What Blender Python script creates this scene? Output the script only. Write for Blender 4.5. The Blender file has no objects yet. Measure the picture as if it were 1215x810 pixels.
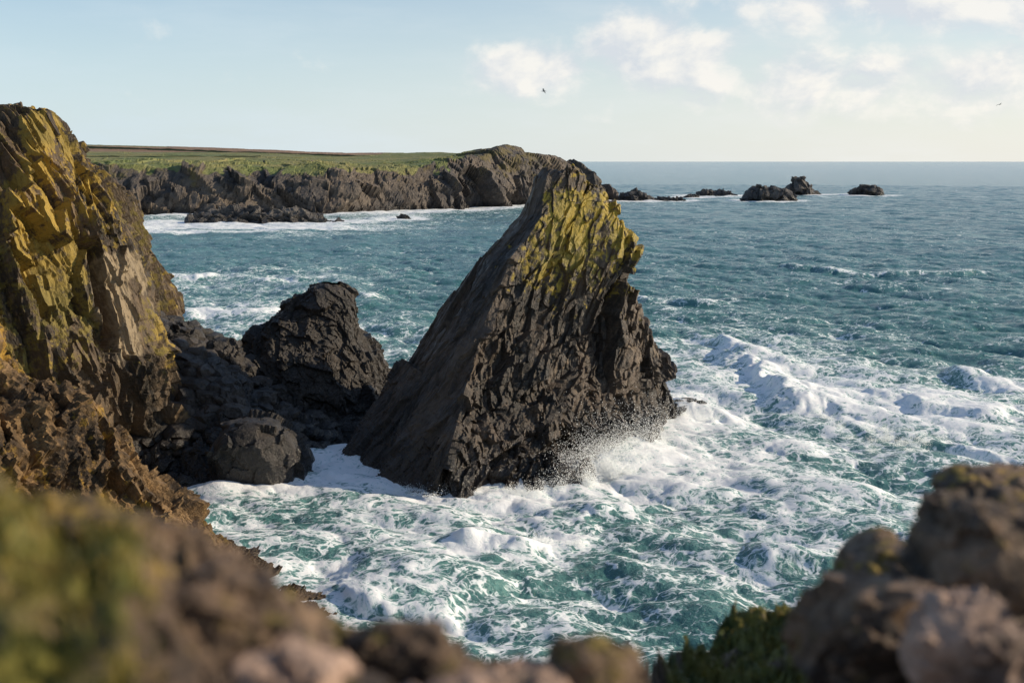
import bpy, math, numpy as np, time
from mathutils import Vector
T0=time.time()
scene=bpy.context.scene
R=math.radians
# ------------------------------------------------------------------ noise
def hsh(ix,iy,iz,seed):
    with np.errstate(over='ignore'):
        h=(ix.astype(np.int64).astype(np.uint32)*np.uint32(374761393))^(iy.astype(np.int64).astype(np.uint32)*np.uint32(668265263))^(iz.astype(np.int64).astype(np.uint32)*np.uint32(2147483647))
        h=h+np.uint32(seed*7919+13)
        h=(h^(h>>np.uint32(15)))*np.uint32(2246822519)
        h=(h^(h>>np.uint32(13)))*np.uint32(3266489917)
        return h^(h>>np.uint32(16))
def vnoise(p,seed=0):
    f=np.floor(p); t=p-f; t=t*t*t*(t*(t*6-15)+10)
    i=f.astype(np.int64); r=0
    for dx in (0,1):
        for dy in (0,1):
            for dz in (0,1):
                w=(t[:,0] if dx else 1-t[:,0])*(t[:,1] if dy else 1-t[:,1])*(t[:,2] if dz else 1-t[:,2])
                r=r+w*(hsh(i[:,0]+dx,i[:,1]+dy,i[:,2]+dz,seed)/4294967295.0)
    return r*2-1
def fbm(p,scale,octv=4,seed=0,rough=.5):
    r=0;a=1;s=0;q=p/scale
    for o in range(octv):
        r=r+a*vnoise(q+o*17.3,seed+o); s+=a; a*=rough; q=q*2.03
    return r/s
def facet(p,scale,seed=0,tilt=1.0):
    q=p/scale; f=np.floor(q).astype(np.int64)
    n=len(q); best=np.full(n,1e9); val=np.zeros(n)
    for dx in (-1,0,1):
        for dy in (-1,0,1):
            for dz in (-1,0,1):
                cx,cy,cz=f[:,0]+dx,f[:,1]+dy,f[:,2]+dz
                h=hsh(cx,cy,cz,seed)
                a=(h&np.uint32(1023))/1023.;b=((h>>np.uint32(10))&np.uint32(1023))/1023.;c=((h>>np.uint32(20))&np.uint32(1023))/1023.
                ux=q[:,0]-cx-a; uy=q[:,1]-cy-b; uz=q[:,2]-cz-c
                d=ux*ux+uy*uy+uz*uz
                m=d<best
                v=((a*7.13+b*3.7)%1-.5)+tilt*(((b*5.1+c*9.7)%1-.5)*ux+((c*6.3+a*4.9)%1-.5)*uy+((a*8.3+b*2.9+c*3.3)%1-.5)*uz)*2
                best=np.where(m,d,best); val=np.where(m,v,val)
    return val
def stretch(p,e,k):
    e=np.array(e,float); e/=np.linalg.norm(e)
    a=p@e
    return p-np.outer(a*(1-1/k),e)
def sst(x,a,b):
    t=np.clip((x-a)/(b-a),0,1); return t*t*(3-2*t)
# ------------------------------------------------------------------ mesh
def mk_mesh(name,v,faces,mat,smooth=False,attrs=None,parent=None):
    me=bpy.data.meshes.new(name)
    v=np.asarray(v,np.float32); faces=np.asarray(faces,np.int32); k=faces.shape[1]
    me.vertices.add(len(v)); me.vertices.foreach_set('co',v.ravel())
    me.loops.add(faces.size); me.loops.foreach_set('vertex_index',faces.ravel())
    me.polygons.add(len(faces)); me.polygons.foreach_set('loop_start',np.arange(0,faces.size,k,dtype=np.int32))
    me.polygons.foreach_set('loop_total',np.full(len(faces),k,dtype=np.int32))
    me.polygons.foreach_set('use_smooth',np.full(len(faces),smooth))
    me.update(calc_edges=True)
    for an,av in (attrs or {}).items():
        at=me.attributes.new(an,'FLOAT','POINT'); at.data.foreach_set('value',np.asarray(av,np.float32))
    me.materials.append(mat)
    ob=bpy.data.objects.new(name,me); scene.collection.objects.link(ob)
    if parent: ob.parent=parent
    return ob
def grid_faces(n,m,closed=False):
    i=np.arange(n if closed else n-1); j=np.arange(m-1)
    I,J=np.meshgrid(i,j,indexing='ij'); I2=(I+1)%n
    return np.stack([I*m+J,I2*m+J,I2*m+J+1,I*m+J+1],-1).reshape(-1,4)
def resample(A,axis,n,closed=False):
    A=np.moveaxis(A,axis,0)
    if closed: A=np.concatenate([A,A[:1]],0)
    L=np.linalg.norm(np.diff(A[...,:3],axis=0),axis=-1).mean(axis=1)+1e-4
    s=np.concatenate([[0],np.cumsum(L)])
    t=np.linspace(0,s[-1],n,endpoint=not closed)
    k=np.clip(np.searchsorted(s,t,side='right')-1,0,len(L)-1)
    w=((t-s[k])/L[k])[:,None,None]
    return np.moveaxis(A[k]*(1-w)+A[k+1]*w,0,axis)
def blur(A,axis,r,closed):
    if r<1: return A
    A=np.moveaxis(A,axis,0)
    P=np.concatenate([A[-r:],A,A[:r]],0) if closed else np.concatenate([np.repeat(A[:1],r,0),A,np.repeat(A[-1:],r,0)],0)
    c=np.cumsum(np.concatenate([np.zeros_like(P[:1]),P],0),0)
    return np.moveaxis((c[2*r+1:]-c[:-2*r-1])/(2*r+1),0,axis)
def normals(G,closed):
    if closed: du=np.roll(G,-1,0)-np.roll(G,1,0)
    else: du=np.gradient(G,axis=0)
    dv=np.gradient(G,axis=1)
    n=np.cross(du,dv); return n/(np.linalg.norm(n,axis=-1,keepdims=True)+1e-9)
def loft(name,CP,closed,ni,nj,dispf,attrf,mat,out=None,rnd=4,W=None):
    CP=np.array(CP,float)
    if W is None: W=np.ones(CP.shape[1])
    CP=np.concatenate([CP,np.broadcast_to(np.array(W,float)[None,:,None],CP.shape[:2]+(1,))],-1)
    G=resample(CP,0,ni,closed); G=resample(G,1,nj)
    G=blur(G,0,rnd,closed); G=blur(G,1,rnd,False)
    w=G[...,3].reshape(-1); G=G[...,:3]
    N=normals(G,closed)
    N=blur(N,0,rnd*2,closed); N=blur(N,1,rnd*2,False); N/=np.linalg.norm(N,axis=-1,keepdims=True)+1e-9
    if out is None:
        c=G.mean(axis=(0,1)); o=G-c; o[...,2]=0
        s=np.sign((N*o).sum())
    else: s=np.sign((N*np.array(out)).sum())
    N=N*s; P=G.reshape(-1,3); Nf=N.reshape(-1,3)
    P2=P+Nf*(dispf(P,Nf)*w)[:,None]
    G2=P2.reshape(G.shape)
    N2=normals(G2,closed)*s; N2=blur(blur(N2,0,2,closed),1,2,False).reshape(-1,3)
    F=grid_faces(ni,nj,closed)
    if s<0: F=F[:,::-1]
    ob=mk_mesh(name,P2,F,mat,False,attrf(P2,N2,w))
    return ob
# ------------------------------------------------------------------ node helpers
def nmat(name):
    m=bpy.data.materials.new(name); m.use_nodes=True
    nt=m.node_tree; nt.nodes.clear(); return m,nt
class NB:
    def __init__(s,nt): s.nt=nt
    def n(s,t,**k):
        nd=s.nt.nodes.new(t)
        for a,b in k.items(): setattr(nd,a,b)
        return nd
    def l(s,a,b): s.nt.links.new(a,b)
    def setin(s,sock,v):
        if hasattr(v,'is_output'): s.l(v,sock)
        else: sock.default_value=v
    def math(s,op,a,b=0.,c=0.,clamp=False):
        nd=s.n('ShaderNodeMath',operation=op,use_clamp=clamp)
        s.setin(nd.inputs[0],a); s.setin(nd.inputs[1],b); s.setin(nd.inputs[2],c)
        return nd.outputs[0]
    def vm(s,op,a,b=None,sc=None):
        nd=s.n('ShaderNodeVectorMath',operation=op)
        s.setin(nd.inputs[0],a)
        if b is not None: s.setin(nd.inputs[1],b)
        if sc is not None: s.setin(nd.inputs[3],sc)
        return nd.outputs[0]
    def noise(s,v,scale,detail=5,rough=.55,dist=0,col=False):
        nd=s.n('ShaderNodeTexNoise'); s.l(v,nd.inputs['Vector'])
        nd.inputs['Scale'].default_value=scale; nd.inputs['Detail'].default_value=detail
        nd.inputs['Roughness'].default_value=rough; nd.inputs['Distortion'].default_value=dist
        return nd.outputs['Color' if col else 'Fac']
    def vor(s,v,scale,feat='DISTANCE_TO_EDGE',out='Distance'):
        nd=s.n('ShaderNodeTexVoronoi',feature=feat); s.l(v,nd.inputs['Vector']); nd.inputs['Scale'].default_value=scale
        return nd.outputs[out]
    def ss(s,x,a,b,o0=0.,o1=1.):
        nd=s.n('ShaderNodeMapRange',interpolation_type='SMOOTHSTEP'); s.setin(nd.inputs[0],x)
        for i,v in zip((1,2,3,4),(a,b,o0,o1)): s.setin(nd.inputs[i],v)
        return nd.outputs[0]
    def mix(s,f,a,b):
        nd=s.n('ShaderNodeMix',data_type='RGBA'); s.setin(nd.inputs[0],f)
        s.setin(nd.inputs[6],a if hasattr(a,'is_output') else (*a,1)); s.setin(nd.inputs[7],b if hasattr(b,'is_output') else (*b,1))
        return nd.outputs[2]
    def attr(s,name):
        nd=s.n('ShaderNodeAttribute',attribute_name=name); return nd.outputs['Fac']
def rock_mat(name,dark,light,lich,lich2,grassc=((.045,.07,.015),(.12,.12,.03)),sc=1.,tan=(.34,.29,.2),wet=True,bump=.28,streak_dir=None,spec=.35,ro=.75):
    m,nt=nmat(name); b=NB(nt)
    pos=b.n('ShaderNodeNewGeometry').outputs['Position']
    pv=pos
    if streak_dir is not None:
        mp=b.n('ShaderNodeMapping',vector_type='TEXTURE'); b.l(pos,mp.inputs[0])
        mp.inputs['Rotation'].default_value=streak_dir; mp.inputs['Scale'].default_value=(1,1,3.5); pv=mp.outputs[0]
    n1=b.noise(pv,.22*sc,5,.62); n2=b.noise(pos,1.1*sc,6,.68); n3=b.noise(pv,2.6*sc,5,.7); n4=b.noise(pos,.09*sc,2)
    base=b.mix(b.ss(n1,.36,.66),dark,light)
    base=b.mix(b.math('MULTIPLY',b.ss(n3,.5,.72),.6),base,tuple(x*1.8 for x in light))
    cr=b.ss(n3,.30,.46,.45,1.)
    mu=b.n('ShaderNodeMix',data_type='RGBA',blend_type='MULTIPLY'); mu.inputs[0].default_value=1
    b.l(base,mu.inputs[6]); b.l(cr,mu.inputs[7]); base=mu.outputs[2]
    base=b.mix(b.math('MULTIPLY',b.ss(b.math('ADD',b.attr('tan'),b.math('MULTIPLY',b.math('SUBTRACT',n2,.5),1.1)),.4,.75),.85),base,tan)
    lf=b.ss(b.math('ADD',b.attr('lichen'),b.math('MULTIPLY',b.math('SUBTRACT',n2,.5),2.2)),.42,.72)
    lc=b.mix(b.ss(n4,.4,.6),lich,lich2); lc=b.mix(b.math('MULTIPLY',b.ss(n3,.5,.7),.7),lc,tuple(x*.4 for x in lich2))
    base=b.mix(b.math('MULTIPLY',lf,.9),base,lc)
    gf=b.ss(b.math('ADD',b.attr('grass'),b.math('MULTIPLY',b.math('SUBTRACT',n2,.5),.7)),.42,.6)
    base=b.mix(gf,base,b.mix(b.ss(n1,.35,.65),*grassc))
    base=b.mix(b.math('MULTIPLY',gf,b.attr('field')),base,(.26,.16,.10))
    pr=b.n('ShaderNodeBsdfPrincipled')
    rough=b.ss(n2,.35,.65,ro-.2,ro+.12)
    if wet:
        sep=b.n('ShaderNodeSeparateXYZ'); b.l(pos,sep.inputs[0])
        wz=b.math('SUBTRACT',sep.outputs[2],b.math('MULTIPLY',n4,5.))
        wf=b.ss(wz,-.5,2.8,1.,0.)
        base=b.mix(b.math('MULTIPLY',wf,.6),base,(.012,.011,.010))
        rough=b.math('MULTIPLY',rough,b.ss(wf,0.,1.,1.,.42))
    b.l(base,pr.inputs['Base Color']); b.setin(pr.inputs['Roughness'],rough)
    pr.inputs['Specular IOR Level'].default_value=spec
    bp=b.n('ShaderNodeBump'); bp.inputs['Strength'].default_value=.8; bp.inputs['Distance'].default_value=bump/sc
    h=b.math('ADD',n3,b.math('MULTIPLY',n2,1.2)); b.l(h,bp.inputs['Height']); b.l(bp.outputs[0],pr.inputs['Normal'])
    o=b.n('ShaderNodeOutputMaterial'); b.l(pr.outputs[0],o.inputs[0]); return m
m_stack=rock_mat('stack_rock',(.020,.0165,.013),(.095,.067,.045),(.42,.30,.035),(.25,.195,.03),streak_dir=(R(10),R(25),0),tan=(.24,.175,.115),spec=.55,ro=.62)
m_cliff=rock_mat('cliff_rock',(.026,.020,.013),(.145,.098,.055),(.40,.265,.045),(.20,.155,.035),streak_dir=(R(5),R(-20),0),tan=(.31,.24,.15),spec=.4,ro=.7)
m_crag=rock_mat('crag_rock',(.035,.023,.013),(.23,.14,.06),(.40,.235,.035),(.16,.12,.03))
m_scree=rock_mat('shaded_scree_rock',(.015,.013,.011),(.048,.038,.030),(.10,.075,.03),(.06,.055,.025),spec=.55,ro=.62)  # albedo darkened to stand in for the stack's shadow on the shore rock
m_head=rock_mat('hazed_headland_rock',(.055,.051,.051),(.145,.115,.088),(.15,.12,.055),(.12,.11,.05),((.13,.16,.05),(.24,.22,.085)),sc=.12,bump=.25)  # rock colours lightened so the albedo carries aerial haze
m_fore=rock_mat('foreground_rock',(.042,.028,.019),(.23,.15,.095),(.32,.22,.05),(.10,.10,.02),((.05,.07,.012),(.20,.17,.03)),sc=9,wet=False)
m_pink=rock_mat('pink_boulder_rock',(.12,.08,.06),(.42,.29,.22),(.25,.18,.06),(.12,.1,.04),sc=7,wet=False)

def noattr(P): z=np.zeros(len(P)); return {'lichen':z,'grass':z,'tan':z,'field':z}
def rdisp(e,k,A,S,seed,fb=.25,fs=1.5):
    def f(P,N):
        q=stretch(P+fbm(P,6,3,seed+90)[:,None]*.6,e,k)
        d=0
        for a,s,i in zip(A,S,range(9)): d=d+a*facet(q,s,seed+i*5)
        return d+fb*fbm(P,fs,4,seed+50,.6)
    return f
# ------------------------------------------------------------------ main sea stack
xy0=[(-17.3,112),(-12,104),(-6.7,100),(1,101.5),(5,105),(13,117.5),(19.5,133),(14,140),(4,139),(-6,131),(-13.5,122)]
rings=[(-3,[(x*1.03,117+(y-117)*1.05) for x,y in xy0]),(0,xy0),
(3,[(-15.4,114),(-11,106.5),(-5.8,100.8),(.5,104.8),(5,109.5),(12.5,119.5),(18.3,131),(13,137),(4,136),(-5,129),(-11.6,122)]),
(8,[(-12.0,117),(-8.6,110.5),(-4.6,104.6),(.2,109.5),(5,114.),(11.8,121),(15.6,127.5),(11,133),(3,132),(-4,127),(-8.6,122)]),
(14,[(-8.0,118),(-5.8,114),(-2.9,109.6),(1.2,113),(5.3,116.4),(10.8,120.5),(13.2,124),(9.5,128),(4,128),(-2,125),(-5.8,121.5)]),
(20,[(-3.6,119),(-2.3,116),(-.1,112.9),(2.9,114.8),(6.0,117),(10.6,119.5),(12.7,121.8),(9.5,125),(5,125.5),(1,124),(-2,121.5)]),
(24.5,[(1.1,118.8),(1.8,117.2),(3.0,115.5),(5.0,116.4),(7.3,117.6),(9.9,118.8),(11.0,120.3),(9.2,122.4),(6,122.9),(3.5,121.8),(1.5,120.2)]),
(26.8,[(2.0,118.5),(2.3,117.6),(3.2,116.7),(5.0,117.1),(7.0,117.9),(8.9,118.8),(9.5,119.8),(8,121.2),(6,121.6),(4,121),(2.5,120)]),
(28.2,[(2.4,118.6),(2.7,117.8),(3.5,117.2),(5,117.5),(6.4,117.9),(7.3,118.5),(7.5,119.4),(6.6,120.3),(5.0,120.6),(3.9,120.3),(2.8,119.5)]),
(29.0,[(4.6+1.5*math.cos(a),119+1.2*math.sin(a)) for a in [math.pi+2*math.pi*i/11 for i in range(11)]]),
(29.1,[(4.6+.1*math.cos(a),119+.1*math.sin(a)) for a in [math.pi+2*math.pi*i/11 for i in range(11)]])]
CP=np.array([[(x,y,z) for x,y in r] for z,r in rings]).transpose(1,0,2)
def stack_attr(P,N,w):
    a=noattr(P)
    n=fbm(P,5,3,4)
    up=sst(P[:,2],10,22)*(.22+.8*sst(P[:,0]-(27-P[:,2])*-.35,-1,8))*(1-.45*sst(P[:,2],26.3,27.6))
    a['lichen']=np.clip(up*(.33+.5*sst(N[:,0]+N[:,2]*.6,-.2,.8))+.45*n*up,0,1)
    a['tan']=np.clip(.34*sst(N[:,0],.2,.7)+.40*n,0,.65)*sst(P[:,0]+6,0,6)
    return a
sd0=rdisp((-.42,-.2,-.88),3.4,(1.6,1.05,.55,.24),(6.,2.8,1.15,.5),11)
def sdisp(P,N):
    # the landward (left) face is a smoother slab than the seaward one
    k=1-.6*sst(-N[:,0],.05,.5)
    return sd0(P,N)*k
loft('sea_stack',CP,True,1000,440,sdisp,stack_attr,m_stack,rnd=1,W=[1,1,1,1,1,.8,.5,.5,.55,.5,.2])
# ------------------------------------------------------------------ shore rock
def ell_rings(spec,n=12,e=.9):
    out=[]
    for z,x0,x1,y0,y1 in spec:
        out.append([((x0+x1)/2-(x1-x0)/2*math.copysign(abs(math.cos(a))**e,math.cos(a)),(y0+y1)/2-(y1-y0)/2*math.copysign(abs(math.sin(a))**e,math.sin(a)),z) for a in [2*math.pi*i/n for i in range(n)]])
    return np.array(out).transpose(1,0,2)
def dark_attr(P,N,w):
    a=noattr(P); a['lichen']=np.clip(.25*sst(P[:,2],5,14)*sst(N[:,2],.1,.8)+.05,0,1); return a
loft('shore_rock',ell_rings([(-3,-34,-12.5,121,144),(0,-33,-13.2,122,143),(4,-32,-14.2,123,142),(7,-31.2,-15.8,124,140),(9.5,-30.3,-17.2,125.5,138.5),(12,-28.4,-17.8,127,136.5),(14,-26,-18.2,128.5,135),(15.4,-23.4,-18.8,130,134),(16,-22,-20,131,133)]),True,420,220,rdisp((.4,.1,-.5),1.6,(1.1,.6,.3,.14),(6,2.6,1.1,.45),33),dark_attr,m_scree,rnd=5,W=[1,1,1,1,1,.9,.7,.5,.3])
# ------------------------------------------------------------------ left cliff
cols=[[(-44,152,-3),(-46,152,13),(-52,150,25),(-57,148,33),(-70,146,35),(-110,150,37)],
[(-38.5,129,-3),(-41,129,13),(-46,129,25),(-51.5,128,33),(-66,130,35),(-110,135,37)],
[(-34.6,112,-3),(-36.6,112.5,13),(-40.2,113,25.5),(-44.6,113,34.7),(-60,118,35.0),(-110,122,37)],
[(-38.6,101,-3),(-40.5,102,13),(-43.6,104,25.5),(-46.9,106,33.9),(-62,110,34.4),(-110,112,37)],
[(-42,90,-3),(-44,91,13),(-48,94,25),(-51.5,97,32.6),(-64,100,34),(-110,102,37)],
[(-47.5,76,-3),(-50.5,77,13),(-54.5,80,25),(-58,84,32),(-70,88,35),(-110,92,37)],
[(-62,60,-3),(-64,61,13),(-68,64,25),(-72,68,32),(-80,72,35),(-110,76,37)]]
def segd(P,a,b,drop=1):
    k=[i for i in range(3) if i!=drop]
    a=np.array(a)[k];b=np.array(b)[k];p=P[:,k]; ab=b-a
    t=np.clip(((p-a)@ab)/(ab@ab),0,1); return np.linalg.norm(p-a-t[:,None]*ab,axis=1)
base_c=rdisp((.38,-.12,-.9),3.6,(2.7,1.7,.75,.28),(6.5,2.8,1.2,.5),61)
S1,S2=(-44.9,106,34.4),(-39.8,107,18.9)
T1,T2=(-38.5,110,20.5),(-37.2,110,12)
def cdisp(P,N):
    d=base_c(P,N); s=segd(P,S1,S2); t=segd(P,T1,T2)
    tt=sst(t,1.5,.4)
    d=d*(1-.5*tt)+.3*tt
    return d+.8*sst(s,1.0,.1)
def cattr(P,N,w):
    a=noattr(P); n=fbm(P,7,3,5)
    a['lichen']=np.clip(.20+.22*sst(P[:,2],6,26)+.55*n+.15*N[:,2],0,1)
    s=segd(P,S1,S2); a['lichen']=np.maximum(a['lichen'],1.6*sst(s,.6,.15)*(P[:,1]<114))
    ts=sst(segd(P,T1,T2)+.9*fbm(P,1.5,4,8),1.6,.5)*(P[:,1]<116)
    a['tan']=np.maximum(.78*ts,.2+.5*n)*sst(P[:,2],2,8)
    a['lichen']*=1-.8*ts
    a['grass']=sst(N[:,2],.75,.93)*sst(P[:,2],30,33.0)
    return a
loft('cliff',np.array(cols),False,900,560,cdisp,cattr,m_cliff,out=(1,-.3,.3),rnd=3,W=[1,1,1,.6,.3,.2])
# ------------------------------------------------------------------ brown crag in front
crest=[(-60,84,31),(-45,80,23.6),(-34,75,17.2),(-30,75,14.8),(-27,75,11.6),(-23.6,74,7.6),(-20.5,71,5.6),(-16.5,68,2.6),(-13.5,66,-2)]
cc=[]
for x,y,z in crest:
    cc.append([(x+5,y+9+z*.3,-3),(x+3,y+4+z*.1,z*.5-1),(x+.3,y+.8,z-.4),(x-.3,y-.8,z-.3),(x-2,y-7,z-3.5),(x-3,y-16,z*.6-5),(x-4,y-28,-4-z*.1)])
def gattr(P,N,w):
    a=noattr(P); n=fbm(P,4,3,6); a['lichen']=np.clip(.30+.5*n+.1*sst(P[:,2],4,18),0,1); a['tan']=.1+.4*n; return a
loft('rocky_crag',np.array(cc),False,560,360,rdisp((.6,-.4,-.6),2.2,(1.1,.8,.42,.18),(3.6,1.7,.8,.4),81),gattr,m_crag,out=(0,-.5,1),rnd=2)
# ------------------------------------------------------------------ scree slope + boulders
def ico(sub):
    import bmesh
    bm=bmesh.new(); bmesh.ops.create_icosphere(bm,subdivisions=sub,radius=1)
    v=np.array([x.co[:] for x in bm.verts]); f=np.array([[q.index for q in p.verts] for p in bm.faces]); bm.free(); return v,f
def boulders(name,places,sub,mat,seed,attrk=None,blocky=.9):
    rg=np.random.RandomState(seed); v,f=ico(sub); V=[];F=[]
    for k,(c,r) in enumerate(places):
        q=v+rg.uniform(-50,50,3)
        rad=1+blocky*.30*facet(q,.9,seed+k%7)+.16*blocky*facet(q,.4,seed+3)+.05*fbm(q,.25,3,seed)
        p=v*rad[:,None]
        p=np.sign(p)*np.abs(p)**.85
        a,bb=rg.uniform(0,6.28),rg.uniform(-.5,.5)
        p=p*np.array(r)
        M=np.array([[math.cos(a),-math.sin(a),0],[math.sin(a),math.cos(a),0],[0,0,1]])@np.array([[1,0,0],[0,math.cos(bb),-math.sin(bb)],[0,math.sin(bb),math.cos(bb)]]) if len(places)>1 else np.eye(3)
        V.append(p@M.T+np.array(c)); F.append(f+k*len(v))
    V=np.concatenate(V); A=noattr(V)
    if attrk:
        for kk,vv in attrk.items(): A[kk]=A[kk]+vv
    return mk_mesh(name,V,np.concatenate(F),mat,False,A)
def scree_h(x,y):
    cove=np.where(y<120,(-24.6+np.maximum(y-112,0)*.45-x)*.9+1.5,99)
    return np.minimum(np.minimum(np.minimum(13.3-(x+39)*.66,(y-106.5)*.95),14-(y-122)*.8),cove)
gx,gy=np.meshgrid(np.linspace(-50,-12,300),np.linspace(100,142,320),indexing='ij')
P=np.stack([gx.ravel(),gy.ravel(),np.maximum(scree_h(gx,gy),-3).ravel()],1)
P[:,2]+=(1.3*facet(P,4,5)+.7*facet(P,1.6,6)+.35*facet(P,.7,7))*np.where(P[:,2]<-1,.4,1)
A=noattr(P)
mk_mesh('scree_slope',P,grid_faces(300,320),m_scree,False,A)
rg=np.random.RandomState(3); pl=[]
while len(pl)<1300:
    x=rg.uniform(-42,-18);y=rg.uniform(104,127);h=float(scree_h(np.array(x),np.array(y)))
    if h<-.5: continue
    r=.22+.75*rg.rand()**3.5*1.6
    pl.append(((x,y,h+.2*r),(r*rg.uniform(.8,1.3),r*rg.uniform(.8,1.2),r*rg.uniform(.5,.9))))
boulders('scree_boulders',pl,2,m_scree,8)
boulders('shore_boulder',[((-24.5,105.8,.6),(4.6,4.2,4.8))],6,m_scree,12,None,.7)
boulders('shore_boulder',[((-31.5,122.5,8.8),(2.1,2.,2.2))],5,m_scree,13)
boulders('shore_boulder',[((-35.5,121,10.8),(1.8,2.,1.7))],5,m_scree,14)
boulders('tidal_rock',[((-30.6,103.5,0),(1.1,.9,.8))],4,m_scree,15)
boulders('tidal_rock',[((20.8,134.5,.3),(2.4,1.4,1.3))],5,m_scree,16)
boulders('tidal_rock',[((4.6,103.6,.2),(1.7,1.3,1.5))],5,m_scree,17)
boulders('tidal_rock',[((-19.5,124.5,.2),(4.5,2.4,1.7))],5,m_scree,18)
# ------------------------------------------------------------------ headland
H=[[(-520,600,-4),(-518,612,12),(-512,630,27),(-510,800,33),(-510,1050,46),(-510,1500,40)],
[(-330,625,-4),(-328,637,12),(-325,655,27),(-330,800,33),(-400,1050,45),(-430,1500,40)],
[(-209,645,-4),(-207,655,12),(-203,675,26.5),(-220,800,32),(-300,1050,43),(-330,1500,38)],
[(-150,660,-4),(-148,670,12),(-146,690,27.),(-160,810,32),(-220,1030,40),(-250,1450,36)],
[(-105,665,-4),(-104,677,12),(-103,702,26),(-120,820,31),(-150,1010,37),(-180,1400,30)],
[(-66,700,-4),(-66,710,13),(-66,730,25.5),(-80,830,31),(-100,1000,37),(-120,1350,25)],
[(-40,718,-4),(-41,728,14),(-43,750,29),(-52,840,33.5),(-62,980,37.5),(-80,1300,20)],
[(-12,758,-4),(-13,766,18),(-17,784,35),(-24,850,38),(-30,950,35),(-45,1200,10)],
[(7,795,-4),(5,802,20),(-4,815,39),(0,870,38),(0,940,32),(0,1100,-2)],
[(26,822,-4),(24,828,18),(17,842,35),(18,885,33),(18,940,26),(22,1040,-4)],
[(45,860,-4),(43,864,16),(36,874,32),(36,895,29),(36,930,20),(40,980,-4)],
[(60,880,-4),(58,884,12),(52,888,24),(50,900,24),(48,920,14),(50,940,-4)],
[(76,900,-4),(73,902,6),(68,905,11),(66,910,12),(64,918,7),(66,925,-4)],
[(82,906,-4),(80,907,0),(78,909,1),(77,911,1),(76,914,0),(77,920,-4)]]
def hattr(P,N,w):
    a=noattr(P); n=fbm(P,40,4,9)
    rt=sst(P[:,0],-50,-10)
    a['grass']=np.clip(sst(N[:,2],.60,.88)*sst(P[:,2],16,26)*(1.05-.8*rt)+.2*n,0,1)*(1-.3*rt)
    a['lichen']=np.clip(.12+.35*n+.3*sst(P[:,2],8,30),0,1)
    yy=P[:,1]-P[:,0]*.25
    a['field']=((yy>975)&(yy<1110)&(P[:,0]<-110)).astype(float)*.95
    return a
hd=rdisp((.2,.3,-.95),1.6,(11,6.0,2.6,1.1),(40,18,8,3.5),101,1.0,12)
loft('headland',np.array(H),False,1300,420,hd,hattr,m_head,out=(.1,-.5,1),rnd=2,W=[1,.9,.28,.04,.03,.03])
def hedge(pts):
    P=[]
    for (x0,y0,z0),(x1,y1,z1) in zip(pts[:-1],pts[1:]):
        for t in np.linspace(0,1,60,endpoint=False): P.append((x0+(x1-x0)*t,y0+(y1-y0)*t,z0+(z1-z0)*t))
    P=np.array(P); n=fbm(P,9,3,2)
    rows=np.stack([P+[0,-2,-2.5],P+np.array([0,-1.2,.7])+n[:,None]*[0,0,.8],P+np.array([0,1.2,.7])+n[:,None]*[0,0,.8],P+[0,2,-2.5]],1)
    mk_mesh('hedge',rows.reshape(-1,3),grid_faces(len(P),4),m_hedge)
m_hedge,nt=nmat('hedge_leaf'); b=NB(nt); pr=b.n('ShaderNodeBsdfPrincipled'); pr.inputs['Roughness'].default_value=.9
b.l(b.mix(b.noise(b.n('ShaderNodeNewGeometry').outputs['Position'],.3),(.05,.06,.03),(.10,.11,.05)),pr.inputs['Base Color'])
o=b.n('ShaderNodeOutputMaterial'); b.l(pr.outputs[0],o.inputs[0])
hedge([(-440,975,43.2),(-330,960,40.8),(-240,930,37.6),(-170,915,35.4),(-110,900,33.6)])
hedge([(-330,815,33.2),(-250,812,32.6),(-180,830,33.0)])
def sk(P,N,w): return noattr(P)
m_sker=rock_mat('skerry_rock',(.06,.057,.058),(.13,.115,.10),(.1,.1,.05),(.1,.1,.05),sc=.3)
def skerry(name,cx,cy,wx,wy,h,seed,peak=.0):
    spec=[(-3,cx-wx*.56,cx+wx*.56,cy-wy*.56,cy+wy*.56),(0,cx-wx*.5,cx+wx*.5,cy-wy*.5,cy+wy*.5),(h*.45,cx-wx*.4+peak*wx*.1,cx+wx*.38+peak*wx*.1,cy-wy*.38,cy+wy*.38),(h*.8,cx-wx*.22+peak*wx*.2,cx+wx*.2+peak*wx*.2,cy-wy*.2,cy+wy*.2),(h,cx-wx*.07+peak*wx*.22,cx+wx*.05+peak*wx*.22,cy-wy*.05,cy+wy*.05)]
    s=h/10
    loft(name,ell_rings(spec),True,260,110,rdisp((.5,0,-.9),1.5,(3.4*s+.8,1.7*s+.5,.8*s+.2),(9*s+3,4*s+2,2*s+1),seed),sk,m_sker,rnd=2)
skerry('rock_shelf',-127,572,78,26,6.5,201,.2)
SK=[(96,884,26,18,7),(122,880,26,12,3),(178,1010,42,14,4),(197,884,36,22,11.5),(262,1040,30,22,14),(319,1022,32,20,8.5),(-57,602,7,5,2),(149,960,14,8,2)]
for i,s in enumerate(SK): skerry('skerry',*s,210+i,(.3,-.2,0,-.5,-.3,-.2,0,0)[i])
print('rocks',time.time()-T0)
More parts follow.
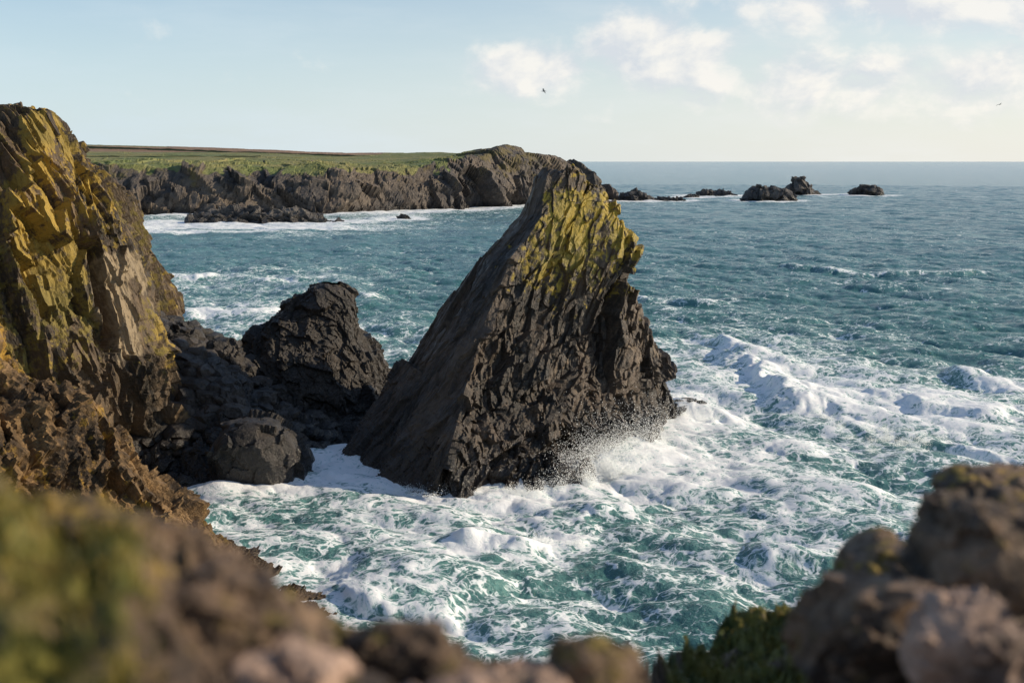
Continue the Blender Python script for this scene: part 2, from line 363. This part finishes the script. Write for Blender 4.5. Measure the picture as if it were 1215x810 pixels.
# ------------------------------------------------------------------ sea
def otile(N,L,seed,Lw,wd,lmin):
    rg=np.random.RandomState(seed); k=2*np.pi*np.fft.fftfreq(N,L/N)
    KX,KY=np.meshgrid(k,k,indexing='ij'); K=np.sqrt(KX**2+KY**2); K[0,0]=1
    c=(KX*wd[0]+KY*wd[1])/K
    Ph=np.exp(-1/(K*Lw)**2)/K**4*(c**2+.12)*np.exp(-(K*lmin)**2); Ph[0,0]=0
    h0=(rg.randn(N,N)+1j*rg.randn(N,N))*np.sqrt(Ph)
    h=np.fft.ifft2(h0).real; sc=1/h.std()
    Dx=np.fft.ifft2(-1j*KX/K*h0).real*sc; Dy=np.fft.ifft2(-1j*KY/K*h0).real*sc; h=h*sc
    return h,Dx,Dy
def tsample(A,L,x,y):
    N=A.shape[0]; u=x/L*N; v=y/L*N; i=np.floor(u).astype(np.int64); j=np.floor(v).astype(np.int64); a=u-i; b=v-j
    i%=N; j%=N; i2=(i+1)%N; j2=(j+1)%N
    return A[i,j]*(1-a)*(1-b)+A[i2,j]*a*(1-b)+A[i,j2]*(1-a)*b+A[i2,j2]*a*b
def jac(Dx,Dy,L,amp):
    s=L/Dx.shape[0]
    g=lambda A,ax:(np.roll(A,-1,ax)-np.roll(A,1,ax))/(2*s)*amp
    return (1+g(Dx,0))*(1+g(Dy,1))-g(Dx,1)*g(Dy,0)
az=np.concatenate([np.linspace(-85,-31,90,endpoint=False),np.linspace(-31,31,940),np.linspace(31,85,90)[1:]])*math.pi/180
rr=np.concatenate([np.exp(np.linspace(math.log(16),math.log(52),50,endpoint=False)),np.exp(np.linspace(math.log(52),math.log(1500),1120,endpoint=False)),np.exp(np.linspace(math.log(1500),math.log(60000),100))])
AZ,RR=np.meshgrid(az,rr,indexing='ij'); X=(RR*np.sin(AZ)).ravel(); Y=(RR*np.cos(AZ)).ravel(); RR=RR.ravel()
wd=np.array([-.75,-.66]); wd/=np.linalg.norm(wd)
LA,LB,LC=283.,67.,911.
tA=otile(512,LA,1,3.2,wd,.4); tB=otile(512,LB,2,1.2,wd,.1); tC=otile(512,LC,5,9.,wd,2.)
aA,aB,aC=.34,.13,.28
Zs=np.zeros_like(X);DX=np.zeros_like(X);DY=np.zeros_like(X)
for (t,L,a,ro,f) in ((tA,LA,aA,0.,(1-sst(RR,1500,4000))*(1-.35*sst(RR,200,500))),(tB,LB,aB,.5,1-sst(RR,300,700)),(tC,LC,aC,-.3,1-sst(RR,4000,9000))):
    xr=X*math.cos(ro)+Y*math.sin(ro); yr=-X*math.sin(ro)+Y*math.cos(ro)
    hx=tsample(t[0],L,xr,yr)*a*f; dx=tsample(t[1],L,xr,yr)*a*f; dy=tsample(t[2],L,xr,yr)*a*f
    Zs+=hx; DX+=dx*math.cos(ro)-dy*math.sin(ro); DY+=dx*math.sin(ro)+dy*math.cos(ro)
jA=tsample(jac(tA[1],tA[2],LA,.48),LA,X,Y)
jC=tsample(jac(tC[1],tC[2],LC,.72),LC,X*math.cos(-.3)+Y*math.sin(-.3),-X*math.sin(-.3)+Y*math.cos(-.3))
def sdline(px,py,poly):
    best=np.full(len(px),1e9); sg=np.zeros(len(px)); par=np.zeros(len(px)); n=len(poly)-1
    for k in range(n):
        ax,ay=poly[k]; bx,by=poly[k+1]; ux,uy=bx-ax,by-ay; L2=ux*ux+uy*uy
        t=np.clip(((px-ax)*ux+(py-ay)*uy)/L2,0,1); dx=px-ax-t*ux; dy=py-ay-t*uy; d=np.hypot(dx,dy); m=d<best
        best=np.where(m,d,best); sg=np.where(m,np.sign(ux*dy-uy*dx),sg); par=np.where(m,(k+t)/n,par)
    return best,sg,par
P2=np.stack([X,Y,np.zeros_like(X)],1)
nearm=RR<330; near=P2[nearm]
wn=np.zeros_like(X); wn[nearm]=fbm(near,9,5,70,.6)
wns=np.zeros_like(X); wns[nearm]=fbm(near,14,2,77,.5)
wn2=fbm(P2,30,4,71); wn3=np.zeros_like(X); wn3[nearm]=fbm(near,2.2,5,72,.6); wn4=fbm(P2*np.array([.6,1,1]),90,4,75)
wx=X+wn*3+wns*5; wy=Y+wn*3+wns*5
foam=np.zeros_like(X)
BR=[([(33,205),(34,180),(35.5,160),(37,141),(40,122),(48,116),(62,119)],1.8,3.2,.50),
([(19,150),(23,136),(26,120),(32,108)],1.0,2.8,.3),
([(22,118),(28,109),(38,104)],1.3,2.3,.2),
([(-4,89),(2,86.5),(9,90)],.8,1.9,.4),
([(58,170),(66,148),(84,140)],.9,3.,.3),
([(48,150),(52,138),(62,132)],1.,3.,.28),
([(6,93),(13,97),(19,106)],.8,2.1,.25),([(-14,80),(-6,76),(2,77)],.6,1.8,.25),([(18,84),(26,83),(33,87)],.8,2.,.25),
([(-70,236),(-58,222),(-42,226)],1.2,3.,1.1),([(-48,210),(-38,200),(-28,204)],.9,3.,.9),
([(-60,262),(-40,250),(-25,255)],1.,3.,.8),([(-90,300),(-60,285),(-40,292)],1.,3.,.9),
([(70,330),(95,300),(140,300)],1.2,5,.35),([(15,262),(30,240),(50,236)],1.,3.5,.45)]
for poly,h,w,fs in BR:
    m=nearm&(np.abs(X-poly[1][0])<90)
    d,s,t=sdline(wx[m],wy[m],poly); tp=sst(t,0,.2)*sst(t,1,.8)*(.35+.8*sst(wn2[m]+wns[m]*.7,-.35,.35))
    sd=d*s
    prof=np.where(s<0,np.exp(-(d/(w*.55))**2),np.exp(-(d/(w*1.9))**2))
    Zs[m]+=h*prof*tp*(1+.06*wn3[m])
    foam[m]+=fs*tp*(.8*np.exp(-((sd-.5)/(w*.55))**2)*sst(wn3[m],-.4,.35)+.5*np.where(s<0,np.exp(-d/2.),np.exp(-d/10.)))
def rockdist(px,py,poly):
    d,_,_=sdline(px,py,list(poly)+[poly[0]]); return d
fp=[xy0,[(-33,132),(-28,122),(-17,122),(-12.5,132)],[(-29,107),(-26,102),(-21,103),(-20,108)],[(-38,109),(-30,108),(-26,112)],[(-24,76),(-20,74),(-16,71),(-14,68),(-12,64)],[(-38,152),(-36,128)]]
dr=np.full(len(X),1e9)
for poly in fp: dr[nearm]=np.minimum(dr[nearm],rockdist(wx[nearm],wy[nearm],poly))
foam+=.75*np.exp(-dr/2.4)+.30*np.exp(-dr/10.)
Zs+=(np.exp(-dr/2.2)*.35*(wn3+.3))
def ga(cx,cy,sx,sy): return np.exp(-((X-cx)/sx)**2-((Y-cy)/sy)**2)
Zs+=np.clip(ga(11,111,5,6)*(.5+.8*wn3),0,2)*sst(dr,7,1)
foam+=.31*(1-sst(Y,90,128))*(Y>0)*(1-.2*sst(X,26,48))
foam+=.36*ga(38,132,34,38)+.36*ga(15,110,11,12)+.2*ga(38,190,26,42)+.24*ga(70,130,34,26)
foam+=.45*ga(-19,112,12,12)+.38*ga(-57,228,28,34)+.32*ga(-30,190,30,25)+.14*ga(20,170,60,50)+.32*ga(-70,290,40,40)
hb=[(c[0][0],c[0][1]) for c in H]
mm=RR>400; dh=np.full(len(X),1e9)
dh[mm],_,_=sdline(X[mm]+wn2[mm]*8,Y[mm]+wn2[mm]*14,hb)
d2=np.full(len(X),1e9); d2[mm]=rockdist(X[mm],Y[mm],[(-165,572),(-150,560),(-110,558),(-88,570)])
foam+=1.2*np.exp(-(dh/22)**2)+.5*np.exp(-dh/50)*(1+wn2)+1.1*np.exp(-(d2/15)**2)
foam+=1.15*ga(-150,512,92,52)*sst(np.sin((Y+wn2*25+X*.12)/8.)+wn2,-1.2,.3)+.7*ga(-150,540,70,40)+.45*ga(-70,600,50,40)
for cx,cy,w_,h_,_ in SK:
    e=np.hypot((X-cx)/(w_*.62+8),(Y-cy)/(h_*.7+14)); foam+=1.1*np.exp(-np.abs(e-.75)**2*6)*(RR>500)*(1+.6*wn2)
foam+=.7*ga(300,960,260,16)*sst(wn2,-.2,.4)+.7*ga(150,930,140,12)*sst(wn2,-.1,.4)+.5*ga(240,700,200,14)*sst(wn2,0,.5)
foam+=np.clip((.82-jA)*1.2,0,.55)*(1-sst(RR,900,2500))*(.5+.9*sst(wn2+wn4,-.3,.4))+np.clip((.75-jC)*1.5,0,.5)*sst(wn4,-.2,.3)
foam+=.10*wn2+.10*wn+.10*wns+.10*wn4+.05
foam+=.10*np.clip(Zs,-1,1)*(RR<400)
shal=np.clip(1-sst(RR,95,420),0,1); haze_tint=sst(np.log(RR),math.log(500),math.log(6000))
VP=np.stack([X+DX,Y+DY,Zs],1)
m,nt=nmat('sea_water'); b=NB(nt)
pos=b.n('ShaderNodeNewGeometry').outputs['Position']
fo=b.attr('foam')
wcol=b.noise(pos,.16,3,.6,0,True); wv=b.vm('SCALE',b.vm('SUBTRACT',wcol,(.5,.5,.5)),sc=7.)
wc2=b.noise(pos,.9,2,.6,0,True); wv2=b.vm('SCALE',b.vm('SUBTRACT',wc2,(.5,.5,.5)),sc=1.5)
flat=b.vm('MULTIPLY',pos,(1,1,.0)); wp=b.vm('ADD',b.vm('ADD',flat,wv),wv2)
v1=b.vor(wp,.42); v2=b.vor(wp,1.25)
l1=b.ss(v1,0.,.14,1.,0.); l2=b.ss(v2,0.,.2,1.,0.)
n=b.noise(b.vm('MULTIPLY',wp,(.75,1.35,1)),.6,7,.75); n5=b.noise(wp,.11,4,.6)
sc=b.math('ADD',fo,b.math('MULTIPLY',b.math('SUBTRACT',n,.5),2.5))
sc=b.math('ADD',sc,b.math('MULTIPLY',b.math('SUBTRACT',n5,.5),1.1))
sc=b.math('ADD',sc,b.math('MULTIPLY',b.math('SUBTRACT',l1,.3),.36))
sc=b.math('ADD',sc,b.math('MULTIPLY',b.math('SUBTRACT',l2,.3),.28))
ff=b.ss(sc,.46,.88)
nz=b.noise(pos,.03,4)
deep=b.mix(b.ss(nz,.35,.65),(.050,.150,.170),(.080,.205,.215))
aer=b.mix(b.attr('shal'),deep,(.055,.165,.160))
aer=b.mix(b.attr('haze_tint'),aer,(.19,.32,.36))  # aerial haze painted into the water colour, paler with distance
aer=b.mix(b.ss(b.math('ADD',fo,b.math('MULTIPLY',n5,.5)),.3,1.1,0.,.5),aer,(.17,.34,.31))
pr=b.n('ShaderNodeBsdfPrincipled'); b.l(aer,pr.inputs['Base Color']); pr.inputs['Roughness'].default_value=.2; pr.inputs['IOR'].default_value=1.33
bp=b.n('ShaderNodeBump'); bp.inputs['Strength'].default_value=.9; bp.inputs['Distance'].default_value=.5
rip=b.math('ADD',b.noise(b.vm('MULTIPLY',pos,(1,1.4,1)),1.1,5,.65),b.math('MULTIPLY',b.noise(pos,.28,3,.55),2.)); b.l(rip,bp.inputs['Height']); b.l(bp.outputs[0],pr.inputs['Normal'])
pf=b.n('ShaderNodeBsdfPrincipled'); pf.inputs['Roughness'].default_value=.75
b.l(b.mix(b.ss(sc,.55,1.15),(.58,.70,.70),(.88,.89,.89)),pf.inputs['Base Color'])
bf=b.n('ShaderNodeBump'); bf.inputs['Strength'].default_value=.5; bf.inputs['Distance'].default_value=.3; b.l(n,bf.inputs['Height']); b.l(bf.outputs[0],pf.inputs['Normal'])
mx=b.n('ShaderNodeMixShader'); b.l(ff,mx.inputs[0]); b.l(pr.outputs[0],mx.inputs[1]); b.l(pf.outputs[0],mx.inputs[2])
o=b.n('ShaderNodeOutputMaterial'); b.l(mx.outputs[0],o.inputs[0])
mk_mesh('sea',VP,grid_faces(len(az),len(rr))[:,::-1],m,True,{'foam':np.clip(foam,0,1.0),'shal':shal,'haze_tint':haze_tint})
print('sea',time.time()-T0)
# spray
m,nt=nmat('spray_white'); b=NB(nt); pr=b.n('ShaderNodeBsdfPrincipled'); pr.inputs['Base Color'].default_value=(.85,.88,.88,1); pr.inputs['Roughness'].default_value=.6
o=b.n('ShaderNodeOutputMaterial'); b.l(pr.outputs[0],o.inputs[0])
rg=np.random.RandomState(9); C=[]
for (cx,cy,sx,sy,hh,n) in ((6,105,2.0,1.6,2.6,32000),(10,110.5,2.,2.2,3.4,50000),(14.5,118,1.4,2.6,2.6,24000),(1,100.6,2.,.6,.8,7000),(19.8,131,1.6,2,2.2,14000),(37,141,1.2,9,1.1,9000),(41,121,3,4,1.1,9000),(2,86.5,2.5,.8,.4,4000),(-9,101,4,1,.5,6000)):
    a=rg.randn(n,3); K=30; clump=rg.randn(K,2); ch=.2+1.1*rg.rand(K)**2; ci=rg.randint(0,K,n)
    hgt=np.abs(a[:,2])**1.2*hh*.5*ch[ci]; spread=.16+.12*hgt
    C.append(np.stack([cx+sx*clump[ci,0]*.8+a[:,0]*spread*2+.25*hgt,cy+sy*clump[ci,1]*.8+a[:,1]*spread*2,.1+hgt],1))
C=np.concatenate(C); s=.009+.018*rg.rand(len(C))**2
tet=np.array([(1,1,1),(1,-1,-1),(-1,1,-1),(-1,-1,1)],float)
V=(C[:,None,:]+tet[None]*s[:,None,None]).reshape(-1,3)
F=(np.array([(0,1,2),(0,3,1),(0,2,3),(1,3,2)])[None]+4*np.arange(len(C))[:,None,None]).reshape(-1,3)
mk_mesh('sea_spray',V,F,m)
# ------------------------------------------------------------------ foreground cliff top
at=[-6,-1.5,-.8,-.465,-.42,-.365,-.312,-.268,-.215,-.17,-.123,-.06,-.006,.033,.072,.107,.136,.197,.251,.305,.38,.463,.8,1.5,6]
St=[-.3,-.28,-.27,-.288,-.315,-.302,-.318,-.355,-.385,-.412,-.430,-.450,-.468,-.474,-.460,-.474,-.464,-.424,-.411,-.382,-.330,-.272,-.18,-.1,-.1]
Dt=[2,2,2,2.1,2.1,2.1,2.2,2.3,2.4,2.5,2.6,2.7,2.8,3.0,3.4,4.5,6.5,8,8,7.5,7,6.5,6,6,6]
fa=np.concatenate([np.linspace(-80,-32,120,endpoint=False),np.linspace(-32,32,640),np.linspace(32,80,120)[1:]])*math.pi/180
fr=np.exp(np.linspace(math.log(.5),math.log(45),620))
FA,FR=np.meshgrid(fa,fr,indexing='ij'); x=(FR*np.sin(FA)).ravel(); y=(FR*np.cos(FA)).ravel(); a=x/y
S=np.interp(a,at,St); D=np.interp(a,at,Dt)
zc=30+S*D
z=np.where(y<D,28.35+(zc-28.35)*sst(y/D,-.1,1.0),zc-(y-D)*1.25-.15*np.maximum(y-D,0)**1.1)
P=np.stack([x,y,np.maximum(z,-5)],1)
amp=np.clip(.4+.25*y,.6,2)
P[:,2]+=amp*(.035*facet(P,.42,301)+.035*facet(P,.17,302)+.02*facet(P,.07,303)+.07*fbm(P,.35,5,304))
P[:,2]+=sst(y,9,16)*2.*facet(P,3.,305)
A=noattr(P); nn=fbm(P,.35,5,306)
GR=np.clip(.75*sst(a,-.28,-.38)*sst(P[:,2]+nn*.3,28.75,29.1)+.6*nn+.85*sst(a,.10,.17)*sst(y,4.2,6.0),0,1)
A['grass']=GR*.8; A['lichen']=np.clip(.3+.6*nn,0,1)
mk_mesh('foreground_cliff',P,grid_faces(len(fa),len(fr))[:,::-1],m_fore,True,A)
rg=np.random.RandomState(21)
wgt=GR*(GR>.35)*(y<11)*(y>1.3)*(np.abs(a)<.8)*FR.ravel()**2*(.4+2.2*(a<0)); wgt/=wgt.sum()
nb=46000; idx=rg.choice(len(P),nb,p=wgt); B=P[idx]+rg.randn(nb,3)*[.012,.012,0]
sc_=np.clip(B[:,1]/4,.7,1.3)
L=(.015+.045*rg.rand(nb)**2)*sc_*np.where(B[:,1]>4,.75,1.); wd_=.0026*sc_*(1+rg.rand(nb)); th=rg.rand(nb)*6.28; le=rg.randn(nb,2)*.6
side=np.stack([np.cos(th),np.sin(th),0*th],1)*wd_[:,None]
up=np.stack([le[:,0],le[:,1],np.ones(nb)],1); up/=np.linalg.norm(up,axis=1,keepdims=True)
mid=B+up*L[:,None]*.55; tip=B+up*L[:,None]+np.stack([le[:,0],le[:,1],-.3+0*th],1)*L[:,None]*.3
V=np.stack([B-side-[0,0,.01],B+side-[0,0,.01],mid+side*.8,mid-side*.8,tip+side*.1,tip-side*.1],1).reshape(-1,3)
F=(np.array([(0,1,2,3),(3,2,4,5)])[None]+6*np.arange(nb)[:,None,None]).reshape(-1,4)
m_gr,nt=nmat('tuft_blades'); b=NB(nt); pr=b.n('ShaderNodeBsdfPrincipled'); pr.inputs['Roughness'].default_value=.6
gp=b.n('ShaderNodeNewGeometry').outputs['Position']
b.l(b.mix(b.ss(b.noise(gp,9,4),.38,.62),(.045,.07,.012),(.30,.21,.045)),pr.inputs['Base Color'])
tl=b.n('ShaderNodeBsdfTranslucent'); tl.inputs[0].default_value=(.20,.18,.03,1); ms=b.n('ShaderNodeMixShader'); ms.inputs[0].default_value=.3
b.l(pr.outputs[0],ms.inputs[1]); b.l(tl.outputs[0],ms.inputs[2])
o=b.n('ShaderNodeOutputMaterial'); b.l(ms.outputs[0],o.inputs[0])
mk_mesh('grass_tufts',V,F,m_gr)
gx,gy=np.meshgrid(np.linspace(-60,60,160),np.linspace(-60,.6,100),indexing='ij')
P=np.stack([gx.ravel(),gy.ravel(),np.full(gx.size,28.2)],1); P[:,2]+=.5*fbm(P,6,4,310)*sst(-P[:,1],0,6)-np.where(np.abs(P[:,0])>2,.3,0)+.04*(-P[:,1])
A=noattr(P); A['grass']+=.7; mk_mesh('clifftop_ground',P,grid_faces(160,100)[:,::-1],m_fore,True,A)
FB=[((-.76,2.12,29.20),(.16,.15,.11),m_fore,.2),((-.55,2.0,29.15),(.12,.14,.12),m_fore,.3),((-.42,1.9,29.04),(.13,.14,.12),m_pink,.1),((-.98,2.3,29.18),(.17,.18,.13),m_fore,.5),
((-.28,1.9,28.95),(.12,.12,.12),m_fore,.4),((-.10,2.0,28.93),(.14,.13,.10),m_pink,.3),((.19,2.4,28.84),(.11,.10,.11),m_fore,.5),((-.24,2.3,28.93),(.12,.1,.09),m_fore,.3),((.04,2.3,28.84),(.10,.1,.08),m_pink,.3),
((.82,2.5,28.62),(.13,.13,.11),m_pink,.05),((1.16,2.75,28.78),(.15,.15,.12),m_pink,.05),((1.10,3.2,28.58),(.24,.24,.2),m_fore,.2),((1.46,3.4,28.79),(.22,.24,.18),m_fore,.3),((.60,2.6,28.56),(.13,.13,.11),m_fore,.3),
((1.28,2.5,28.66),(.14,.14,.1),m_pink,.1),((1.02,2.3,28.52),(.12,.12,.09),m_fore,.1),((1.55,4.2,28.36),(.3,.28,.18),m_fore,.4),((2.2,5.0,28.46),(.3,.3,.16),m_fore,.4)]
for i,(c,r,mt,l) in enumerate(FB): boulders('foreground_boulder',[(c,r)],5,mt,400+i,{'lichen':l},.8)
# ------------------------------------------------------------------ gulls
def gull(loc,hd,bank):
    V=[];F=[]
    n=10; prof=[(-.30,.005),(-.26,.03),(-.15,.05),(0,.065),(.12,.06),(.2,.04),(.25,.045),(.29,.03),(.34,.008),(.37,.003)]
    for px,pr_ in prof:
        for k in range(n):
            t=2*math.pi*k/n; V.append((px,pr_*math.cos(t),pr_*math.sin(t)*.9))
    for i in range(len(prof)-1):
        for k in range(n): F.append((i*n+k,i*n+(k+1)%n,(i+1)*n+(k+1)%n,(i+1)*n+k))
    for sgn in (1,-1):
        st=[(.04,.12,-.10,.03),(.25,.17,-.04,.11),(.42,.15,0,.13),(.62,.02,-.09,.07),(.75,-.10,-.13,.02)]
        b0=len(V)
        for yy,xf,xb,zz in st:
            V+= [(xf,sgn*yy,zz+.008),(xb,sgn*yy,zz+.004),(xb,sgn*yy,zz-.004),(xf,sgn*yy,zz-.008)]
        for i in range(len(st)-1):
            for k in range(4): F.append((b0+i*4+k,b0+i*4+(k+1)%4,b0+(i+1)*4+(k+1)%4,b0+(i+1)*4+k))
    V=np.array(V); V[:10,1]*=5
    ob=mk_mesh('seagull',V,np.array(F),m_gull,True); ob.location=loc; ob.rotation_euler=(bank,0,hd)
m_gull,nt=nmat('gull_feather'); b=NB(nt); pr=b.n('ShaderNodeBsdfPrincipled')
b.l(b.mix(b.ss(b.noise(b.n('ShaderNodeTexCoord').outputs['Object'],3.),.4,.6),(.25,.26,.28),(.45,.46,.47)),pr.inputs['Base Color'])
o=b.n('ShaderNodeOutputMaterial'); b.l(pr.outputs[0],o.inputs[0])
gull((4.0,145,38.6),R(170),R(20)); gull((84,200,39.6),R(20),R(-15))
# ------------------------------------------------------------------ light / sky
EL,AZS=R(24),R(86)
w=bpy.data.worlds.new('World'); scene.world=w; w.use_nodes=True; nt=w.node_tree; nt.nodes.clear(); b=NB(nt)
sky=b.n('ShaderNodeTexSky',sky_type='NISHITA'); sky.sun_disc=False; sky.sun_elevation=EL; sky.sun_rotation=AZS; sky.air_density=1.; sky.dust_density=.4; sky.ozone_density=2.
tc=b.n('ShaderNodeTexCoord').outputs['Generated']
sp=b.n('ShaderNodeSeparateXYZ'); b.l(tc,sp.inputs[0])
azv=b.math('ARCTAN2',sp.outputs[0],sp.outputs[1]); elv=b.math('ARCSINE',sp.outputs[2])
cv=b.n('ShaderNodeCombineXYZ'); b.l(azv,cv.inputs[0]); b.l(b.math('MULTIPLY',elv,1.5),cv.inputs[1])
def cn(v): return b.noise(v,14.,7,.58,.2)
c0=cn(cv.outputs[0]); c1=cn(b.vm('ADD',cv.outputs[0],(.010,.018,0)))
def blobm(a0,e0,sa,se):
    x=b.math('DIVIDE',b.math('SUBTRACT',azv,a0),sa); y=b.math('DIVIDE',b.math('SUBTRACT',elv,e0),se)
    return b.math('EXPONENT',b.math('MULTIPLY',b.math('ADD',b.math('MULTIPLY',x,x),b.math('MULTIPLY',y,y)),-1.))
msk=b.math('MAXIMUM',b.math('MAXIMUM',blobm(.12,.090,.085,.040),b.math('MULTIPLY',blobm(.02,.078,.075,.030),.95)),b.math('MULTIPLY',blobm(.38,.130,.24,.036),1.))
msk=b.math('MAXIMUM',msk,b.math('MULTIPLY',blobm(.3,.065,.28,.038),.75))
low=b.noise(cv.outputs[0],3.,4,.5)
msk=b.math('MAXIMUM',msk,b.math('MULTIPLY',b.ss(low,.5,.75),.35))
den=b.ss(b.math('ADD',c0,b.math('MULTIPLY',msk,.56)),.66,.96)
shade=b.math('ADD',.5,b.math('MULTIPLY',b.math('SUBTRACT',c0,c1),5.),0.,True)
ccol=b.mix(shade,(7.0,7.35,7.9),(9.9,9.5,8.9))
hz=b.ss(elv,-.02,.19,1.,0.)
thin=b.math('ADD',b.math('MULTIPLY',b.ss(b.noise(b.vm('MULTIPLY',cv.outputs[0],(1,3,1)),5.,6,.6),.4,.75),.22),b.math('MULTIPLY',hz,.78),0.,True)
rgt=b.ss(azv,-.5,.5)
hc=b.mix(rgt,(6.5,7.8,8.6),(8.9,8.8,8.3))
skb=b.n('ShaderNodeMix',data_type='RGBA',blend_type='MULTIPLY'); skb.inputs[0].default_value=1; b.l(sky.outputs[0],skb.inputs[6]); skb.inputs[7].default_value=(1.22,1.30,1.36,1)
skyc=b.mix(b.math('ADD',b.ss(elv,.2,.6,.25,.0),b.math('MULTIPLY',thin,.75)),skb.outputs[2],hc)
skyc=b.mix(b.math('MULTIPLY',den,.82),skyc,ccol)
bg=b.n('ShaderNodeBackground'); b.l(skyc,bg.inputs[0]); bg.inputs[1].default_value=.10
o=b.n('ShaderNodeOutputWorld'); b.l(bg.outputs[0],o.inputs[0])
sd=Vector((math.sin(AZS)*math.cos(EL),math.cos(AZS)*math.cos(EL),math.sin(EL)))
sl=bpy.data.lights.new('sun','SUN'); sl.energy=5; sl.angle=R(.5); sl.color=(1,.84,.62)
so=bpy.data.objects.new('sun',sl); so.rotation_euler=sd.to_track_quat('Z','Y').to_euler(); so.location=sd*200; scene.collection.objects.link(so)
# ------------------------------------------------------------------ camera
cam=bpy.data.cameras.new('camera'); co=bpy.data.objects.new('camera',cam); scene.collection.objects.link(co)
co.location=(0,0,30); co.rotation_euler=(R(81),0,0); cam.lens=40; cam.sensor_width=36; cam.clip_start=.05; cam.clip_end=100000
cam.dof.use_dof=True; cam.dof.focus_distance=112; cam.dof.aperture_fstop=1.3
scene.camera=co
scene.view_settings.view_transform='Standard'; scene.view_settings.look='None'; scene.view_settings.exposure=0
print('done',time.time()-T0)
